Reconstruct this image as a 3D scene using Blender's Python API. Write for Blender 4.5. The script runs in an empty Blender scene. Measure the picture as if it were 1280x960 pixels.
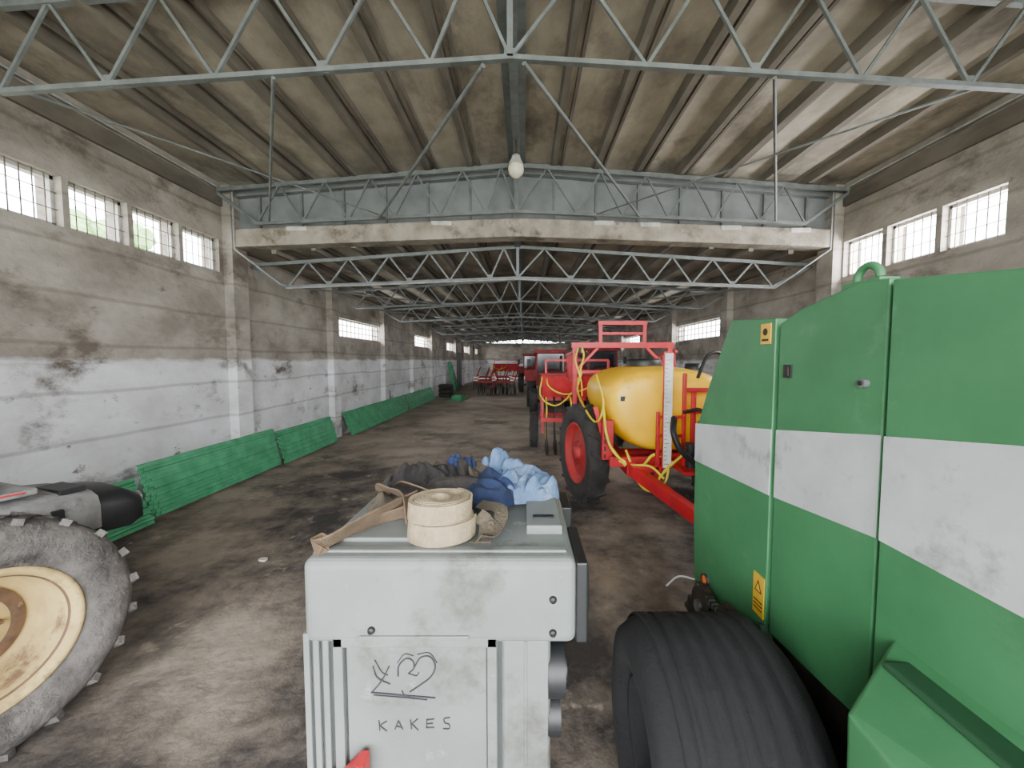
import bpy, math, random
from mathutils import Vector, Matrix, noise
random.seed(7)
H=2.1
def lin(c):
    return tuple(((x/255)/12.92 if x/255<=0.04045 else ((x/255+0.055)/1.055)**2.4) for x in c)
MATS={}
def mat(name,c1,c2=None,scale=3.0,rough=0.7,metal=0.0,bump=0.0,bscale=None,stretch=(1,1,1),lo=0.35,hi=0.65,c3=None,s3=1.0,t3=0.55,coat=0,bands=None,zsplit=None,c1b=None,c2b=None,ygrad=None,c4=None,s4=1.0,t4=0.6,w3=0.12):
    m=bpy.data.materials.new(name); m.use_nodes=True
    nt=m.node_tree; N=nt.nodes; L=nt.links
    bs=N['Principled BSDF']
    bs.inputs['Roughness'].default_value=rough; bs.inputs['Metallic'].default_value=metal
    if coat: bs.inputs['Coat Weight'].default_value=coat
    tc=N.new('ShaderNodeTexCoord'); mp=N.new('ShaderNodeMapping'); mp.inputs['Scale'].default_value=stretch
    L.new(tc.outputs['Object'],mp.inputs['Vector'])
    def nz(sc,det=8,ro=0.6):
        n=N.new('ShaderNodeTexNoise'); n.inputs['Scale'].default_value=sc; n.inputs['Detail'].default_value=det; n.inputs['Roughness'].default_value=ro
        L.new(mp.outputs['Vector'],n.inputs['Vector']); return n
    def rng(src,a,b):
        r=N.new('ShaderNodeMapRange'); r.inputs['From Min'].default_value=a; r.inputs['From Max'].default_value=b
        L.new(src,r.inputs['Value']); return r.outputs['Result']
    def mix(f,a,b):
        x=N.new('ShaderNodeMix'); x.data_type='RGBA'
        if isinstance(f,float): x.inputs[0].default_value=f
        else: L.new(f,x.inputs[0])
        for i,v in ((6,a),(7,b)):
            if isinstance(v,tuple): x.inputs[i].default_value=(*lin(v),1)
            else: L.new(v,x.inputs[i])
        return x.outputs[2]
    if c2 is None: c2=tuple(int(v*0.85) for v in c1)
    n1=nz(scale)
    f1=rng(n1.outputs['Fac'],lo,hi)
    col=mix(f1,c1,c2)
    if zsplit is not None:
        colb=mix(f1,c1b,c2b)
        sx=N.new('ShaderNodeSeparateXYZ'); L.new(tc.outputs['Object'],sx.inputs[0])
        nn=nz(1.2)
        ad=N.new('ShaderNodeMath'); ad.operation='MULTIPLY_ADD'; L.new(nn.outputs['Fac'],ad.inputs[0]); ad.inputs[1].default_value=0.25; L.new(sx.outputs['Z'],ad.inputs[2])
        col=mix(rng(ad.outputs[0],zsplit+0.10,zsplit+0.16),colb,col)
    if c3 is not None:
        n3=nz(s3,10,0.7); src=n3.outputs['Fac']
        if ygrad is not None:
            sy=N.new('ShaderNodeSeparateXYZ'); L.new(tc.outputs['Object'],sy.inputs[0])
            a2=N.new('ShaderNodeMath'); a2.operation='MULTIPLY_ADD'; L.new(sy.outputs['Y'],a2.inputs[0]); a2.inputs[1].default_value=ygrad; L.new(src,a2.inputs[2]); src=a2.outputs[0]
        col=mix(rng(src,t3,t3+w3),col,c3)
    if c4 is not None:
        n4=nz(s4,10,0.7)
        col=mix(rng(n4.outputs['Fac'],t4,t4+0.06),col,c4)
    if bands:
        w=N.new('ShaderNodeTexWave'); w.wave_type='BANDS'; w.bands_direction=bands[0]; w.inputs['Scale'].default_value=bands[1]; w.inputs['Distortion'].default_value=0.8; w.inputs['Detail'].default_value=2
        L.new(tc.outputs['Object'],w.inputs['Vector'])
        f=rng(w.outputs['Fac'],0.0,bands[2])
        inv=N.new('ShaderNodeMath'); inv.operation='SUBTRACT'; inv.inputs[0].default_value=1; L.new(f,inv.inputs[1])
        mu=N.new('ShaderNodeMath'); mu.operation='MULTIPLY'; L.new(inv.outputs[0],mu.inputs[0]); mu.inputs[1].default_value=bands[3]
        col=mix(mu.outputs[0],col,(84,75,66))
    L.new(col,bs.inputs['Base Color'])
    if bump:
        nb=nz(bscale or scale*4,6)
        b=N.new('ShaderNodeBump'); b.inputs['Strength'].default_value=bump; b.inputs['Distance'].default_value=0.03
        L.new(nb.outputs['Fac'],b.inputs['Height']); L.new(b.outputs['Normal'],bs.inputs['Normal'])
    MATS[name]=m; return name

mat('wall_concrete',(156,149,139),(120,113,105),1.3,0.95,bump=0.5,bscale=9,stretch=(1,1,1.5),c3=(92,84,76),s3=0.8,t3=0.55,bands=('Z',0.55,0.03,0.4),zsplit=2.1,c1b=(208,209,211),c2b=(178,178,178),c4=(106,98,90),s4=2.3,t4=0.62)
mat('ceiling_concrete',(166,157,142),(124,116,104),1.6,0.95,bump=0.4,bscale=10,stretch=(1,0.6,1),c3=(80,73,64),s3=1.0,t3=0.50,w3=0.2,c4=(186,178,162),s4=1.7,t4=0.66)
mat('ceiling_rib',(108,101,91),(78,72,65),2.5,0.95,bump=0.3,stretch=(1,0.4,1))
mat('gable_panel',(118,121,122),(98,101,102),2.5,0.8,c3=(84,82,78),s3=1.5,t3=0.62)
mat('beam_concrete',(156,148,135),(116,107,96),3,0.95,bump=0.5,c3=(78,69,59),s3=1.7,t3=0.54)
mat('truss_steel',(104,109,108),(84,87,86),6,0.6,0.1,c3=(88,76,64),s3=5,t3=0.64)
mat('floor_dirt',(156,143,128),(118,107,96),0.9,0.85,bump=0.8,bscale=7,c3=(54,49,47),s3=0.5,t3=0.36,w3=0.16,ygrad=-0.012,c4=(152,140,126),s4=2.4,t4=0.60)
mat('outside_ground',(190,188,176),(150,160,130),0.8,0.95)
mat('foliage',(120,165,95),(165,195,130),5,0.9,bump=1.0)
mat('bark',(80,62,48),None,8,0.9)
mat('sheet_green',(76,156,112),(54,128,88),4,0.5,0.0,c3=(108,144,120),s3=3,t3=0.60)
mat('green_paint',(62,120,78),(52,104,66),2.2,0.5,c3=(78,126,90),s3=2.5,t3=0.58)
mat('green_dark',(30,70,42),None,4,0.6)
mat('white_paint',(192,196,196),(168,172,172),3,0.5,c3=(136,136,132),s3=3.5,t3=0.55)
mat('red_paint',(196,26,38),(164,22,32),5,0.45,c3=(120,42,38),s3=4,t3=0.62)
mat('red_dusty',(142,36,38),(112,30,32),4,0.7,c3=(106,78,70),s3=3,t3=0.57)
mat('tank_yellow',(250,200,8),(238,182,4),2,0.4,c3=(200,156,34),s3=3,t3=0.62)
mat('hose_yellow',(236,212,36),None,6,0.5)
mat('tyre_black',(14,14,16),(19,19,21),6,0.95,bump=0.3,bscale=40)
mat('tyre_dark',(40,39,39),(58,55,52),5,0.9,c3=(82,74,66),s3=3,t3=0.62)
mat('tyre_dusty',(104,99,95),(70,66,63),7,0.97,bump=0.8,bscale=22,c3=(46,43,42),s3=2.5,t3=0.52)
mat('rim_cream',(196,172,112),(166,140,90),5,0.75,c3=(100,76,54),s3=3.5,t3=0.52)
mat('hub_rust',(104,78,54),(70,52,40),9,0.8,c3=(150,130,92),s3=7,t3=0.6)
mat('rim_red',(176,40,44),(146,46,44),5,0.6)
mat('plastic_grey',(118,123,120),(103,107,104),2.5,0.6,c3=(82,79,72),s3=2.2,t3=0.55,bump=0.06,bscale=60,c4=(134,136,132),s4=5,t4=0.61)
mat('plastic_groove',(56,60,59),None,4,0.7)
mat('plastic_black',(28,29,31),None,5,0.5)
mat('marker_ink',(48,47,52),None,5,0.8)
mat('strap_beige',(168,152,122),(138,122,96),14,0.95,bump=0.5,bscale=90)
mat('strap_brown',(112,92,72),(86,70,54),12,0.95,bump=0.5,bscale=90)
mat('cloth_dark',(50,44,41),(34,32,34),8,0.95,bump=0.4,bscale=60)
mat('cloth_olive',(86,77,63),(62,55,46),8,0.95,bump=0.4,bscale=60)
mat('cloth_navy',(24,40,74),(17,27,52),8,0.9,bump=0.3,bscale=60)
mat('cloth_blue',(98,122,150),(66,92,128),6,0.9,bump=0.3,bscale=60,c3=(150,162,174),s3=7,t3=0.57)
mat('metal_dark',(44,42,40),(70,60,50),9,0.6,0.4)
mat('metal_light',(150,152,152),(116,116,116),8,0.4,0.6)
mat('glass_dark',(36,42,46),None,4,0.12)
mat('orange_lens',(244,110,40),None,5,0.3)
mat('sticker_yellow',(226,178,40),None,5,0.5)
mat('gauge_white',(225,225,220),None,5,0.4)
mat('window_frame',(190,188,182),(150,146,138),6,0.7)
mat('conduit_grey',(140,142,140),(112,112,110),6,0.6)
mat('bar_rust',(96,84,76),None,8,0.7)
mat('lamp_glass',(216,212,186),None,5,0.3)
mat('cowl_grey',(142,142,140),(112,110,108),6,0.8,c3=(82,78,74),s3=4,t3=0.55)

class B:
    def __init__(s): s.v=[];s.f=[];s.m=[];s.s=[];s.T=Matrix.Identity(4)
    def add(s,vs,fs,m,sm=False):
        o=len(s.v); s.v+= [tuple(s.T@Vector(v)) for v in vs]
        for f in fs: s.f.append([o+i for i in f]); s.m.append(m); s.s.append(sm)
    def obox(s,c,a,b,d,m):
        c,a,b,d=map(Vector,(c,a,b,d)); vs=[]
        for i in (-1,1):
            for j in (-1,1):
                for k in (-1,1): vs.append(c+a*i+b*j+d*k)
        fs=[(0,1,3,2),(4,6,7,5),(0,4,5,1),(2,3,7,6),(0,2,6,4),(1,5,7,3)]
        s.add(vs,fs,m)
    def bb(s,x0,x1,y0,y1,z0,z1,m):
        s.obox(((x0+x1)/2,(y0+y1)/2,(z0+z1)/2),((x1-x0)/2,0,0),(0,(y1-y0)/2,0),(0,0,(z1-z0)/2),m)
    def bar(s,p,q,w,h,m):
        p,q=Vector(p),Vector(q); d=(q-p); L=d.length; d.normalize()
        up=Vector((0,0,1)) if abs(d.z)<0.95 else Vector((0,1,0))
        a=d.cross(up).normalized(); b=a.cross(d).normalized()
        s.obox((p+q)/2,d*L/2,a*w/2,b*h/2,m)
    def frames(s,pts):
        out=[];pts=[Vector(p) for p in pts]; pa=None
        for i,p in enumerate(pts):
            d=(pts[min(i+1,len(pts)-1)]-pts[max(i-1,0)])
            if d.length<1e-9: d=Vector((0,0,1))
            d.normalize()
            if pa is None:
                up=Vector((0,0,1)) if abs(d.z)<0.9 else Vector((0,1,0)); pa=d.cross(up).normalized()
            a=(pa-d*pa.dot(d))
            if a.length<1e-6: a=d.orthogonal()
            a.normalize(); pa=a; out.append((p,a,d.cross(a).normalized()))
        return out
    def pipe(s,pts,r,m,n=8,smooth=0,caps=True):
        if smooth: pts=cat(pts,smooth)
        R=r if isinstance(r,list) else [r]*len(pts)
        vs=[];fs=[]
        for (p,a,b),rr in zip(s.frames(pts),R):
            for k in range(n):
                t=2*math.pi*k/n; vs.append(p+a*math.cos(t)*rr+b*math.sin(t)*rr)
        for i in range(len(pts)-1):
            for k in range(n): fs.append((i*n+k,i*n+(k+1)%n,(i+1)*n+(k+1)%n,(i+1)*n+k))
        s.add(vs,fs,m,n>5)
        if caps:
            s.add(vs[:n],[tuple(range(n))],m); s.add(vs[-n:],[tuple(range(n))],m)
    def tube(s,p,q,r,m,n=12,r2=None): s.pipe([p,q],[r,r if r2 is None else r2],m,n)
    def prism(s,poly,ax,a,b,m):
        def P(u,v,w):
            return {'x':(w,u,v),'y':(u,w,v),'z':(u,v,w)}[ax]
        n=len(poly); vs=[P(u,v,a) for u,v in poly]+[P(u,v,b) for u,v in poly]
        fs=[tuple(range(n)),tuple(range(2*n-1,n-1,-1))]+[(i,(i+1)%n,n+(i+1)%n,n+i) for i in range(n)]
        s.add(vs,fs,m)
    def lathe(s,prof,c,ax,m,n=48,closed=False):
        c=Vector(c);ax=Vector(ax).normalized(); e1=ax.orthogonal().normalized(); e2=ax.cross(e1)
        vs=[];fs=[];k=len(prof)
        for i in range(n):
            t=2*math.pi*i/n; d=e1*math.cos(t)+e2*math.sin(t)
            for (a,r) in prof: vs.append(c+ax*a+d*r)
        for i in range(n):
            for j in range(k if closed else k-1):
                j2=(j+1)%k; i2=(i+1)%n
                fs.append((i*k+j,i*k+j2,i2*k+j2,i2*k+j))
        s.add(vs,fs,m,True)
    def loft(s,rings,m,sm=True):
        n=len(rings[0]); vs=[p for r in rings for p in r]; fs=[]
        for i in range(len(rings)-1):
            for k in range(n): fs.append((i*n+k,i*n+(k+1)%n,(i+1)*n+(k+1)%n,(i+1)*n+k))
        fs.append(tuple(range(n))); fs.append(tuple(range((len(rings)-1)*n,len(rings)*n)))
        s.add(vs,fs,m,sm)
    def ribbon(s,pts,w,th,m,side=None,smooth=0):
        if smooth: pts=cat(pts,smooth)
        pts=[Vector(p) for p in pts]; vs=[];fs=[]
        for i,p in enumerate(pts):
            d=(pts[min(i+1,len(pts)-1)]-pts[max(i-1,0)]).normalized()
            sd=side(i/(len(pts)-1)) if callable(side) else Vector(side)
            sd=(sd-d*sd.dot(d)).normalized(); nn=d.cross(sd)
            for x,y in ((-1,-1),(1,-1),(1,1),(-1,1)): vs.append(p+sd*w/2*x+nn*th/2*y)
        for i in range(len(pts)-1):
            for k in range(4): fs.append((i*4+k,i*4+(k+1)%4,(i+1)*4+(k+1)%4,(i+1)*4+k))
        fs.append((0,1,2,3)); e=(len(pts)-1)*4; fs.append((e,e+1,e+2,e+3))
        s.add(vs,fs,m,False)
    def build(s,name,bevel=0,parent=None,seg=2):
        me=bpy.data.meshes.new(name); me.from_pydata(s.v,[],s.f)
        ms=sorted(set(s.m))
        for x in ms: me.materials.append(MATS[x])
        for p,m,sm in zip(me.polygons,s.m,s.s): p.material_index=ms.index(m); p.use_smooth=sm
        import bmesh
        bm=bmesh.new(); bm.from_mesh(me); bmesh.ops.recalc_face_normals(bm,faces=bm.faces); bm.to_mesh(me); bm.free()
        o=bpy.data.objects.new(name,me); bpy.context.scene.collection.objects.link(o)
        if bevel:
            b=o.modifiers.new('bevel','BEVEL'); b.width=bevel; b.segments=seg; b.limit_method='ANGLE'; b.angle_limit=math.radians(50)
        if parent: o.parent=parent
        return o
def cat(pts,k):
    P=[Vector(p) for p in pts]; P=[P[0]*2-P[1]]+P+[P[-1]*2-P[-2]]; out=[]
    for i in range(1,len(P)-2):
        a,b,c,d=P[i-1:i+3]
        for j in range(k):
            t=j/k; out.append(0.5*((2*b)+(c-a)*t+(2*a-5*b+4*c-d)*t*t+(3*b-a-3*c+d)*t**3))
    out.append(P[-2]); return out
def empty(name):
    e=bpy.data.objects.new(name,None); bpy.context.scene.collection.objects.link(e); return e

def wheel(b,c,ax,R,W,rr,tm,rm,lugs=0,n=56,hub='metal_dark',dish=0.3,lh=.035,ring=None):
    """wheel; +ax side is the outside face"""
    c=Vector(c);ax=Vector(ax).normalized(); w=W/2; t=R-rr
    prof=[(-w*.7,rr),(-w*.95,rr+t*.25),(-w,rr+t*.5),(-w*.93,rr+t*.8),(-w*.72,R*.985),(-w*.3,R),(w*.3,R),(w*.72,R*.985),(w*.93,rr+t*.8),(w,rr+t*.5),(w*.95,rr+t*.25),(w*.7,rr)]
    b.lathe(prof,c,ax,tm,n,closed=True)
    d=w*dish
    b.lathe([(w*.78,rr+.014),(w*.84,rr+.004),(w*.82,rr-.014),(w*.6,rr-.03),(w*.45,rr*.88),(min(d,w*.2)+w*.08,rr*.85),(min(d,w*.2),rr*.80),(d,rr*.62),(d+.01,rr*.42),(d*1.0+.03,rr*.3),(d+.03,.001)],c,ax,rm,n)
    b.lathe([(-w*.8,rr+.012),(-w*.6,rr-.02),(-w*.3-abs(d)*.8,rr*.8),(-w*.1-abs(d)*1.0,.001)],c,ax,rm,n)
    b.lathe([(d,rr*.26),(d+.06,rr*.24),(d+.09,rr*.17),(d+.09,.001)],c,ax,hub,24)
    if ring:
        b.lathe([(w*.62,rr-.022),(w*.56,rr-.034),(w*.50,rr*.885)],c,ax,ring,n)
        b.lathe([(d+.012,rr*.66),(d+.016,rr*.60),(d+.016,rr*.54),(d+.012,rr*.50)],c,ax,ring,n)
    e1=ax.orthogonal().normalized(); e2=ax.cross(e1)
    for i in range(8):
        a=2*math.pi*i/8; dd=e1*math.cos(a)+e2*math.sin(a)
        p=c+ax*(d)+dd*rr*.38; b.tube(p,p+ax*.04,rr*.035,hub,6)
    for i in range(lugs):
        a=2*math.pi*i/lugs; sd=1 if i%2 else -1
        rad=e1*math.cos(a)+e2*math.sin(a); tan=-e1*math.sin(a)+e2*math.cos(a)
        ld=(ax*math.cos(.6)*sd+tan*math.sin(.6)).normalized(); pd=rad.cross(ld)
        b.obox(c+rad*(R*.985)+ax*sd*w*.40,ld*w*.58,pd*R*.036,rad*R*lh,tm)

# ---------------- ROOM ----------------
XL,XR=-5.2,5.5
RX=-0.12
YB,YF=-4.0,46.0
PY=[7.22,10.8,14.7,18.4,22.2,26,29.8,33.6,37.4,41.2]
def wallpieces(b,x0,x1,y0,y1,z0,z1,holes,m):
    ys=sorted(set([y0,y1]+[h[0] for h in holes]+[h[1] for h in holes]))
    for a,c in zip(ys,ys[1:]):
        hs=[h for h in holes if h[0]<=a and h[1]>=c]
        z=z0
        for h in sorted(hs,key=lambda q:q[2]):
            b.bb(x0,x1,a,c,z,h[2],m); z=h[3]
        b.bb(x0,x1,a,c,z,z1,m)
LW=[(2.45,3.14,3.6,4.16),(3.2,3.88,3.6,4.16),(3.95,4.62,3.6,4.16),(4.69,5.37,3.6,4.16),(5.44,6.15,3.6,4.16),(6.22,6.94,3.6,4.16)]
RW=[(4.67,5.38,3.53,4.12),(5.46,6.18,3.53,4.12),(6.26,7.0,3.53,4.12)]
BW=[(11.1,14.5,2.76,3.3),(18.7,22,2.76,3.3),(26.3,29.6,2.76,3.3),(33.9,37.2,2.76,3.3),(41.4,44.6,2.76,3.3)]
def wall(name,xa,xb,face,sg,holes):
    b=B(); wallpieces(b,xa,xb,YB,7.3,0,5.12,holes,'wall_concrete'); wallpieces(b,xa,xb,7.3,YF,0,4.07,BW,'wall_concrete')
    for i,y in enumerate(PY):
        w=.19; x0,x1=sorted((face-sg*.05,face+sg*.16)); b.bb(x0,x1,y-w,y+w,0,5.1 if i==0 else 4.05,'wall_concrete')
    x0,x1=sorted((face-sg*.02,face+sg*.03)); b.bb(x0,x1,YB,YF,2.06,2.10,'wall_concrete')
    x0,x1=sorted((face-sg*.02,face+sg*.05)); b.bb(x0,x1,YB,7,4.72,4.95,'ceiling_rib')
    b.build(name)
wall('wall_left',XL-.3,XL,XL,1,LW); wall('wall_right',XR,XR+.3,XR,-1,RW)
b=B(); b.bb(XL,XR,YF,YF+.3,0,4.07,'wall_concrete'); b.build('wall_back')
b=B()
b.bb(XL,XL+.9,YB-.3,YB,0,5.1,'wall_concrete'); b.bb(XR-.9,XR,YB-.3,YB,0,5.1,'wall_concrete'); b.bb(XL+.9,XR-.9,YB-.3,YB,4.9,5.1,'wall_concrete'); b.build('wall_front')  # unseen end wall, opened wide to let fill light into the hall
vs=[];fs=[];nx,ny=44,150
for j in range(ny+1):
    for i in range(nx+1):
        x=XL+(XR-XL)*i/nx; y=YB-.3+(YF-YB+.3)*j/ny
        vs.append((x,y,-0.012+0.012*noise.noise((x*1.3,y*1.3,0))))
for j in range(ny):
    for i in range(nx):
        a=j*(nx+1)+i; fs.append((a,a+1,a+nx+2,a+nx+1))
b=B(); b.add(vs,fs,'floor_dirt',True); b.build('floor')
b=B(); b.bb(-80,80,-60,100,-.3,-.06,'outside_ground'); b.build('ground_outside')
k=0
def window(y0,y1,z0,z1,xw,sg,nv):
    global k; k+=1; b=B(); x=xw+sg*.12
    m='window_frame'; e=.003; y0+=e;y1-=e;z0+=e;z1-=e
    b.bb(x-.03,x+.03,y0,y1,z0,z0+.04,m); b.bb(x-.03,x+.03,y0,y1,z1-.04,z1,m)
    b.bb(x-.03,x+.03,y0,y0+.035,z0,z1,m); b.bb(x-.03,x+.03,y1-.035,y1,z0,z1,m)
    n=nv
    for i in range(1,n):
        y=y0+(y1-y0)*i/n; b.tube((xw+sg*.06,y,z0),(xw+sg*.06,y,z1),.0065 if n<9 else .016,'bar_rust',6)
    for i in (1,2):
        z=z0+(z1-z0)*i/3; b.tube((xw+sg*.06,y0,z),(xw+sg*.06,y1,z),.005 if n<9 else .014,'bar_rust',6)
    b.build('window_%d'%k)
for w in LW: window(*w,XL,-1,6)
for w in RW: window(*w,XR,1,6)
for w in BW:
    window(*w,XL,-1,12); window(*w,XR,1,12)
def roof(b,y0,y1,ze,zr):
    def z(x): return ze+(zr-ze)*((x-XL)/(RX-XL) if x<RX else (XR-x)/(XR-RX))
    b.prism([(XL-.3,ze-.02),(RX,zr),(XR+.3,ze-.02),(XR+.3,ze+.25),(RX,zr+.25),(XL-.3,ze+.25)],'y',y0,y1,'ceiling_concrete')
    n=15
    for i in range(1,n):
        x=XL+(XR-XL)*i/n
        if abs(x-RX)<.3: continue
        zz=z(x); dx=.055
        b.prism([(x-dx,zz+.02),(x+dx,zz+.02),(x+dx*.7,zz-.13),(x-dx*.7,zz-.13)],'y',y0,y1,'ceiling_rib')
        b.prism([(x+dx*2.2,zz+.01),(x+dx*3.1,zz+.01),(x+dx*3,zz-.05),(x+dx*2.3,zz-.05)],'y',y0,y1,'ceiling_rib')
    b.bb(RX-.14,RX+.14,y0,y1,zr-.10,zr+.02,'truss_steel')
    b.bb(RX-.05,RX+.05,y0,y1,zr-.20,zr-.08,'truss_steel')
    y=y0+3.6 if y0>0 else 3.58
    while y<y1:
        for xa,xb in ((XL,RX),(RX,XR)):
            b.bar((xa,y,z(xa)+.0),(xb,y,z(xb)+.0),.10,.05,'ceiling_rib')
        y+=3.75
b=B(); roof(b,YB-.3,7.3,5.14,5.54); roof(b,7.3,YF+.3,4.09,4.44); b.build('ceiling')
b=B()
ZL,ZM=4.37,4.56; xa,xb=XL+.17,XR-.17
b.prism([(xa,ZL),(RX,ZM),(xb,ZL),(xb,5.12),(RX,5.52),(xa,5.12)],'y',7.24,7.29,'gable_panel')
for i in range(14):
    x=XL+.55+.74*i
    if x>xb: break
    t=1-abs(x-RX)/5.3
    b.bb(x-.02,x+.02,7.19,7.25,ZL+.2*t,5.12+.4*t-.02,'truss_steel')
for q in (xa,xb): b.bar((q,7.17,5.02),(RX,7.17,5.42),.12,.18,'gable_panel')
b.build('gable_panelling')
b=B()
b.prism([(xa,4.06),(RX,4.24),(xb,4.06),(xb,4.36),(RX,4.55),(xa,4.36)],'y',7.05,7.36,'beam_concrete')
for xx in (-4.1,-1.6,1.2,2.0,3.4,4.6):
    t=1-abs(xx-RX)/5.3
    b.bb(xx,xx+.35,7.03,7.06,4.28+.19*t,4.36+.19*t,'window_frame')
b.build('gable_concrete_beam',bevel=.015)
def truss(y,zc,zm,ze,zr,name='roof_truss',n=12,r=.032,ch=.06,off=.17):
    b=B(); a,c=-4.5,4.75; m='truss_steel'
    def zb(x): return zc+(zm-zc)*((x-a)/(RX-a) if x<RX else (c-x)/(c-RX))
    def zt(x): return ze+(zr-ze)*((x-XL)/(RX-XL) if x<RX else (XR-x)/(XR-RX))-off
    b.bar((a,y,zb(a)),(RX,y,zm),ch,ch*.8,m); b.bar((RX,y,zm),(c,y,zb(c)),ch,ch*.8,m)
    b.bar((XL+.05,y,zt(XL+.05)),(RX,y,zt(RX)),ch,ch,m); b.bar((RX,y,zt(RX)),(XR-.05,y,zt(XR-.05)),ch,ch,m)
    b.bar((a,y,zb(a)),(XL+.02,y,zt(XL)-.02),.05,.05,m); b.bar((c,y,zb(c)),(XR-.02,y,zt(XR)-.02),.05,.05,m)
    bs=[a+(c-a)*i/n for i in range(n+1)]; bs[n//2]=RX
    for i in range(n):
        xm=(bs[i]+bs[i+1])/2
        b.bar((bs[i],y,zb(bs[i])),(xm,y,zt(xm)),r,r,m); b.bar((xm,y,zt(xm)),(bs[i+1],y,zb(bs[i+1])),r,r,m)
    b.bar((RX,y,zm),(RX,y,zt(RX)),.05,.05,m)
    for x in bs[1:-1:2]: b.bb(x-.05,x+.05,y-.005,y+.005,zb(x)-.02,zb(x)+.08,m)
    b.build(name)
truss(3.58,H+2.3,H+2.58,5.14,5.54,n=10,r=.026,ch=.05,off=.10)
truss(-.2,H+2.3,H+2.58,5.14,5.54,n=10,r=.026,ch=.05,off=.10)
truss(6.9,H+2.3,H+2.5,5.12,5.52,n=12,r=.026)
for y in [7.75]+PY[1:]: truss(y,H+1.40,H+1.57,4.07,4.42,n=12,r=.03)
def brace(pts,name='roof_brace',r=.02):
    b=B()
    for p,q in pts: b.tube(p,q,r,'truss_steel',6)
    b.build(name)
brace([((-.35,3.58,4.62),(-2.45,6.9,4.48)),((.0,3.58,4.64),(1.95,6.9,4.52))],r=.022)
brace([((-2.15,3.58,4.52),(-4.3,6.9,4.44)),((2.15,3.58,4.52),(4.25,6.9,4.44))],r=.016)
brace([((-4.4,3.58,4.44),(-2.3,6.9,4.5)),((3.9,3.58,4.44),(1.2,6.9,4.55))],r=.012)
for i in range(1,8):
    y0=([7.75]+PY[1:])[i-1]; y1=([7.75]+PY[1:])[i]
    brace([((-4.4,y0,3.5),(-2.2,y1,3.6)),((4.6,y0,3.5),(2.2,y1,3.6))],r=.018)
b=B(); b.pipe([(XL+.06,.5,5.0),(XL+.06,6.9,5.0),(XL+.22,7.0,4.98),(XL+.24,6.98,4.0),(XL+.65,7.55,3.52),(XL+.7,7.66,3.5)],.016,'conduit_grey',8)
b.pipe([(XL+.7,7.66,3.46),(RX,7.66,3.63),(XR-.75,7.66,3.46),(XR-.25,6.98,4.0),(XR-.24,6.98,4.98),(XR-.06,6.9,5.0),(XR-.06,.5,5.0)],.016,'conduit_grey',8); b.build('electrical_conduit')
b=B(); y,zr=6.1,5.54
b.tube((RX,y,zr-.18),(RX,y,zr-.42),.012,'metal_dark',8)
b.lathe([(0,.0),(0,.06),(-.06,.075),(-.12,.11),(-.14,.115)],(RX,y,zr-.42),(0,0,1),'window_frame',24)
b.lathe([(-.14,.105),(-.2,.12),(-.26,.105),(-.31,.06),(-.33,.001)],(RX,y,zr-.42),(0,0,1),'lamp_glass',24)
b.build('pendant_lamp')
def tree(x,y,h,r):
    b=B(); b.pipe([(x,y,-.1),(x+.1,y,h*.5),(x,y,h*.8)],[.2,.14,.08],'bark',8)
    for _ in range(60):
        th=random.uniform(0,6.28); ph=random.uniform(-.9,1.3); rad=r*random.uniform(.4,1)
        c=Vector((x+rad*math.cos(th)*math.cos(ph),y+rad*math.sin(th)*math.cos(ph),h*.75+rad*math.sin(ph)*1.1))
        q=r*.3
        vs=[];fs=[]
        for i in range(7):
            for j in range(10):
                a=math.pi*i/6; t=2*math.pi*j/10; d=Vector((math.sin(a)*math.cos(t),math.sin(a)*math.sin(t),math.cos(a)))
                vs.append(c+d*q*(1+.5*noise.noise(d*2.5+c)))
        for i in range(6):
            for j in range(10): fs.append((i*10+j,i*10+(j+1)%10,(i+1)*10+(j+1)%10,(i+1)*10+j))
        b.add(vs,fs,'foliage',False)
    b.build('tree')
tree(-14,13.2,6.3,1.7); tree(-14.5,16.5,5.6,1.4)

# ---------------- GREEN SHEETS ----------------
def sheets(y0,y1,xb,xt,zb,zt,dy,name='corrugated_sheet_stack'):
    b=B()
    for s in range(3):
        o=s*.014; n=6; pts=[]
        A=Vector((xb+o,zb+.004*s)); C=Vector((xt+o,zt-.05*s)); d=C-A; nn=Vector((d.y,-d.x)).normalized()
        if nn.x<0: nn=-nn
        for i in range(n):
            for f,hh in ((0,0),(.45,0),(.53,.022),(.87,.022),(.95,0)):
                pts.append(A+d*((i+f)/n)+nn*hh)
        pts.append(C)
        back=[p-nn*.006 for p in reversed(pts)]
        poly=[(p.x,p.y) for p in pts+back]
        n2=len(poly); ya,yb=y0+dy*s,y1-dy*s*.5; m=len(pts)
        vs=[(u,ya,v) for u,v in poly]+[(u,yb,v) for u,v in poly]
        fs=[(i,i+1,n2+i+1,n2+i) for i in range(n2-1)]+[(n2-1,0,n2,2*n2-1)]
        for i in range(m-1): fs.append((i,i+1,n2-2-i,n2-1-i)); fs.append((n2+i,n2+i+1,2*n2-2-i,2*n2-1-i))
        b.add(vs,fs,'sheet_green')
    b.build(name)
sheets(3.6,5.02,-4.74,-5.0,.02,.60,.02)
sheets(5.1,7.9,-4.86,-5.02,.03,.74,.06)
sheets(7.95,10.25,-4.82,-5.02,.02,.66,.05)
sheets(10.95,16.4,-4.76,-5.02,.02,.66,.1)
sheets(16.5,21.5,-4.76,-5.02,.02,.66,.1)

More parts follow.
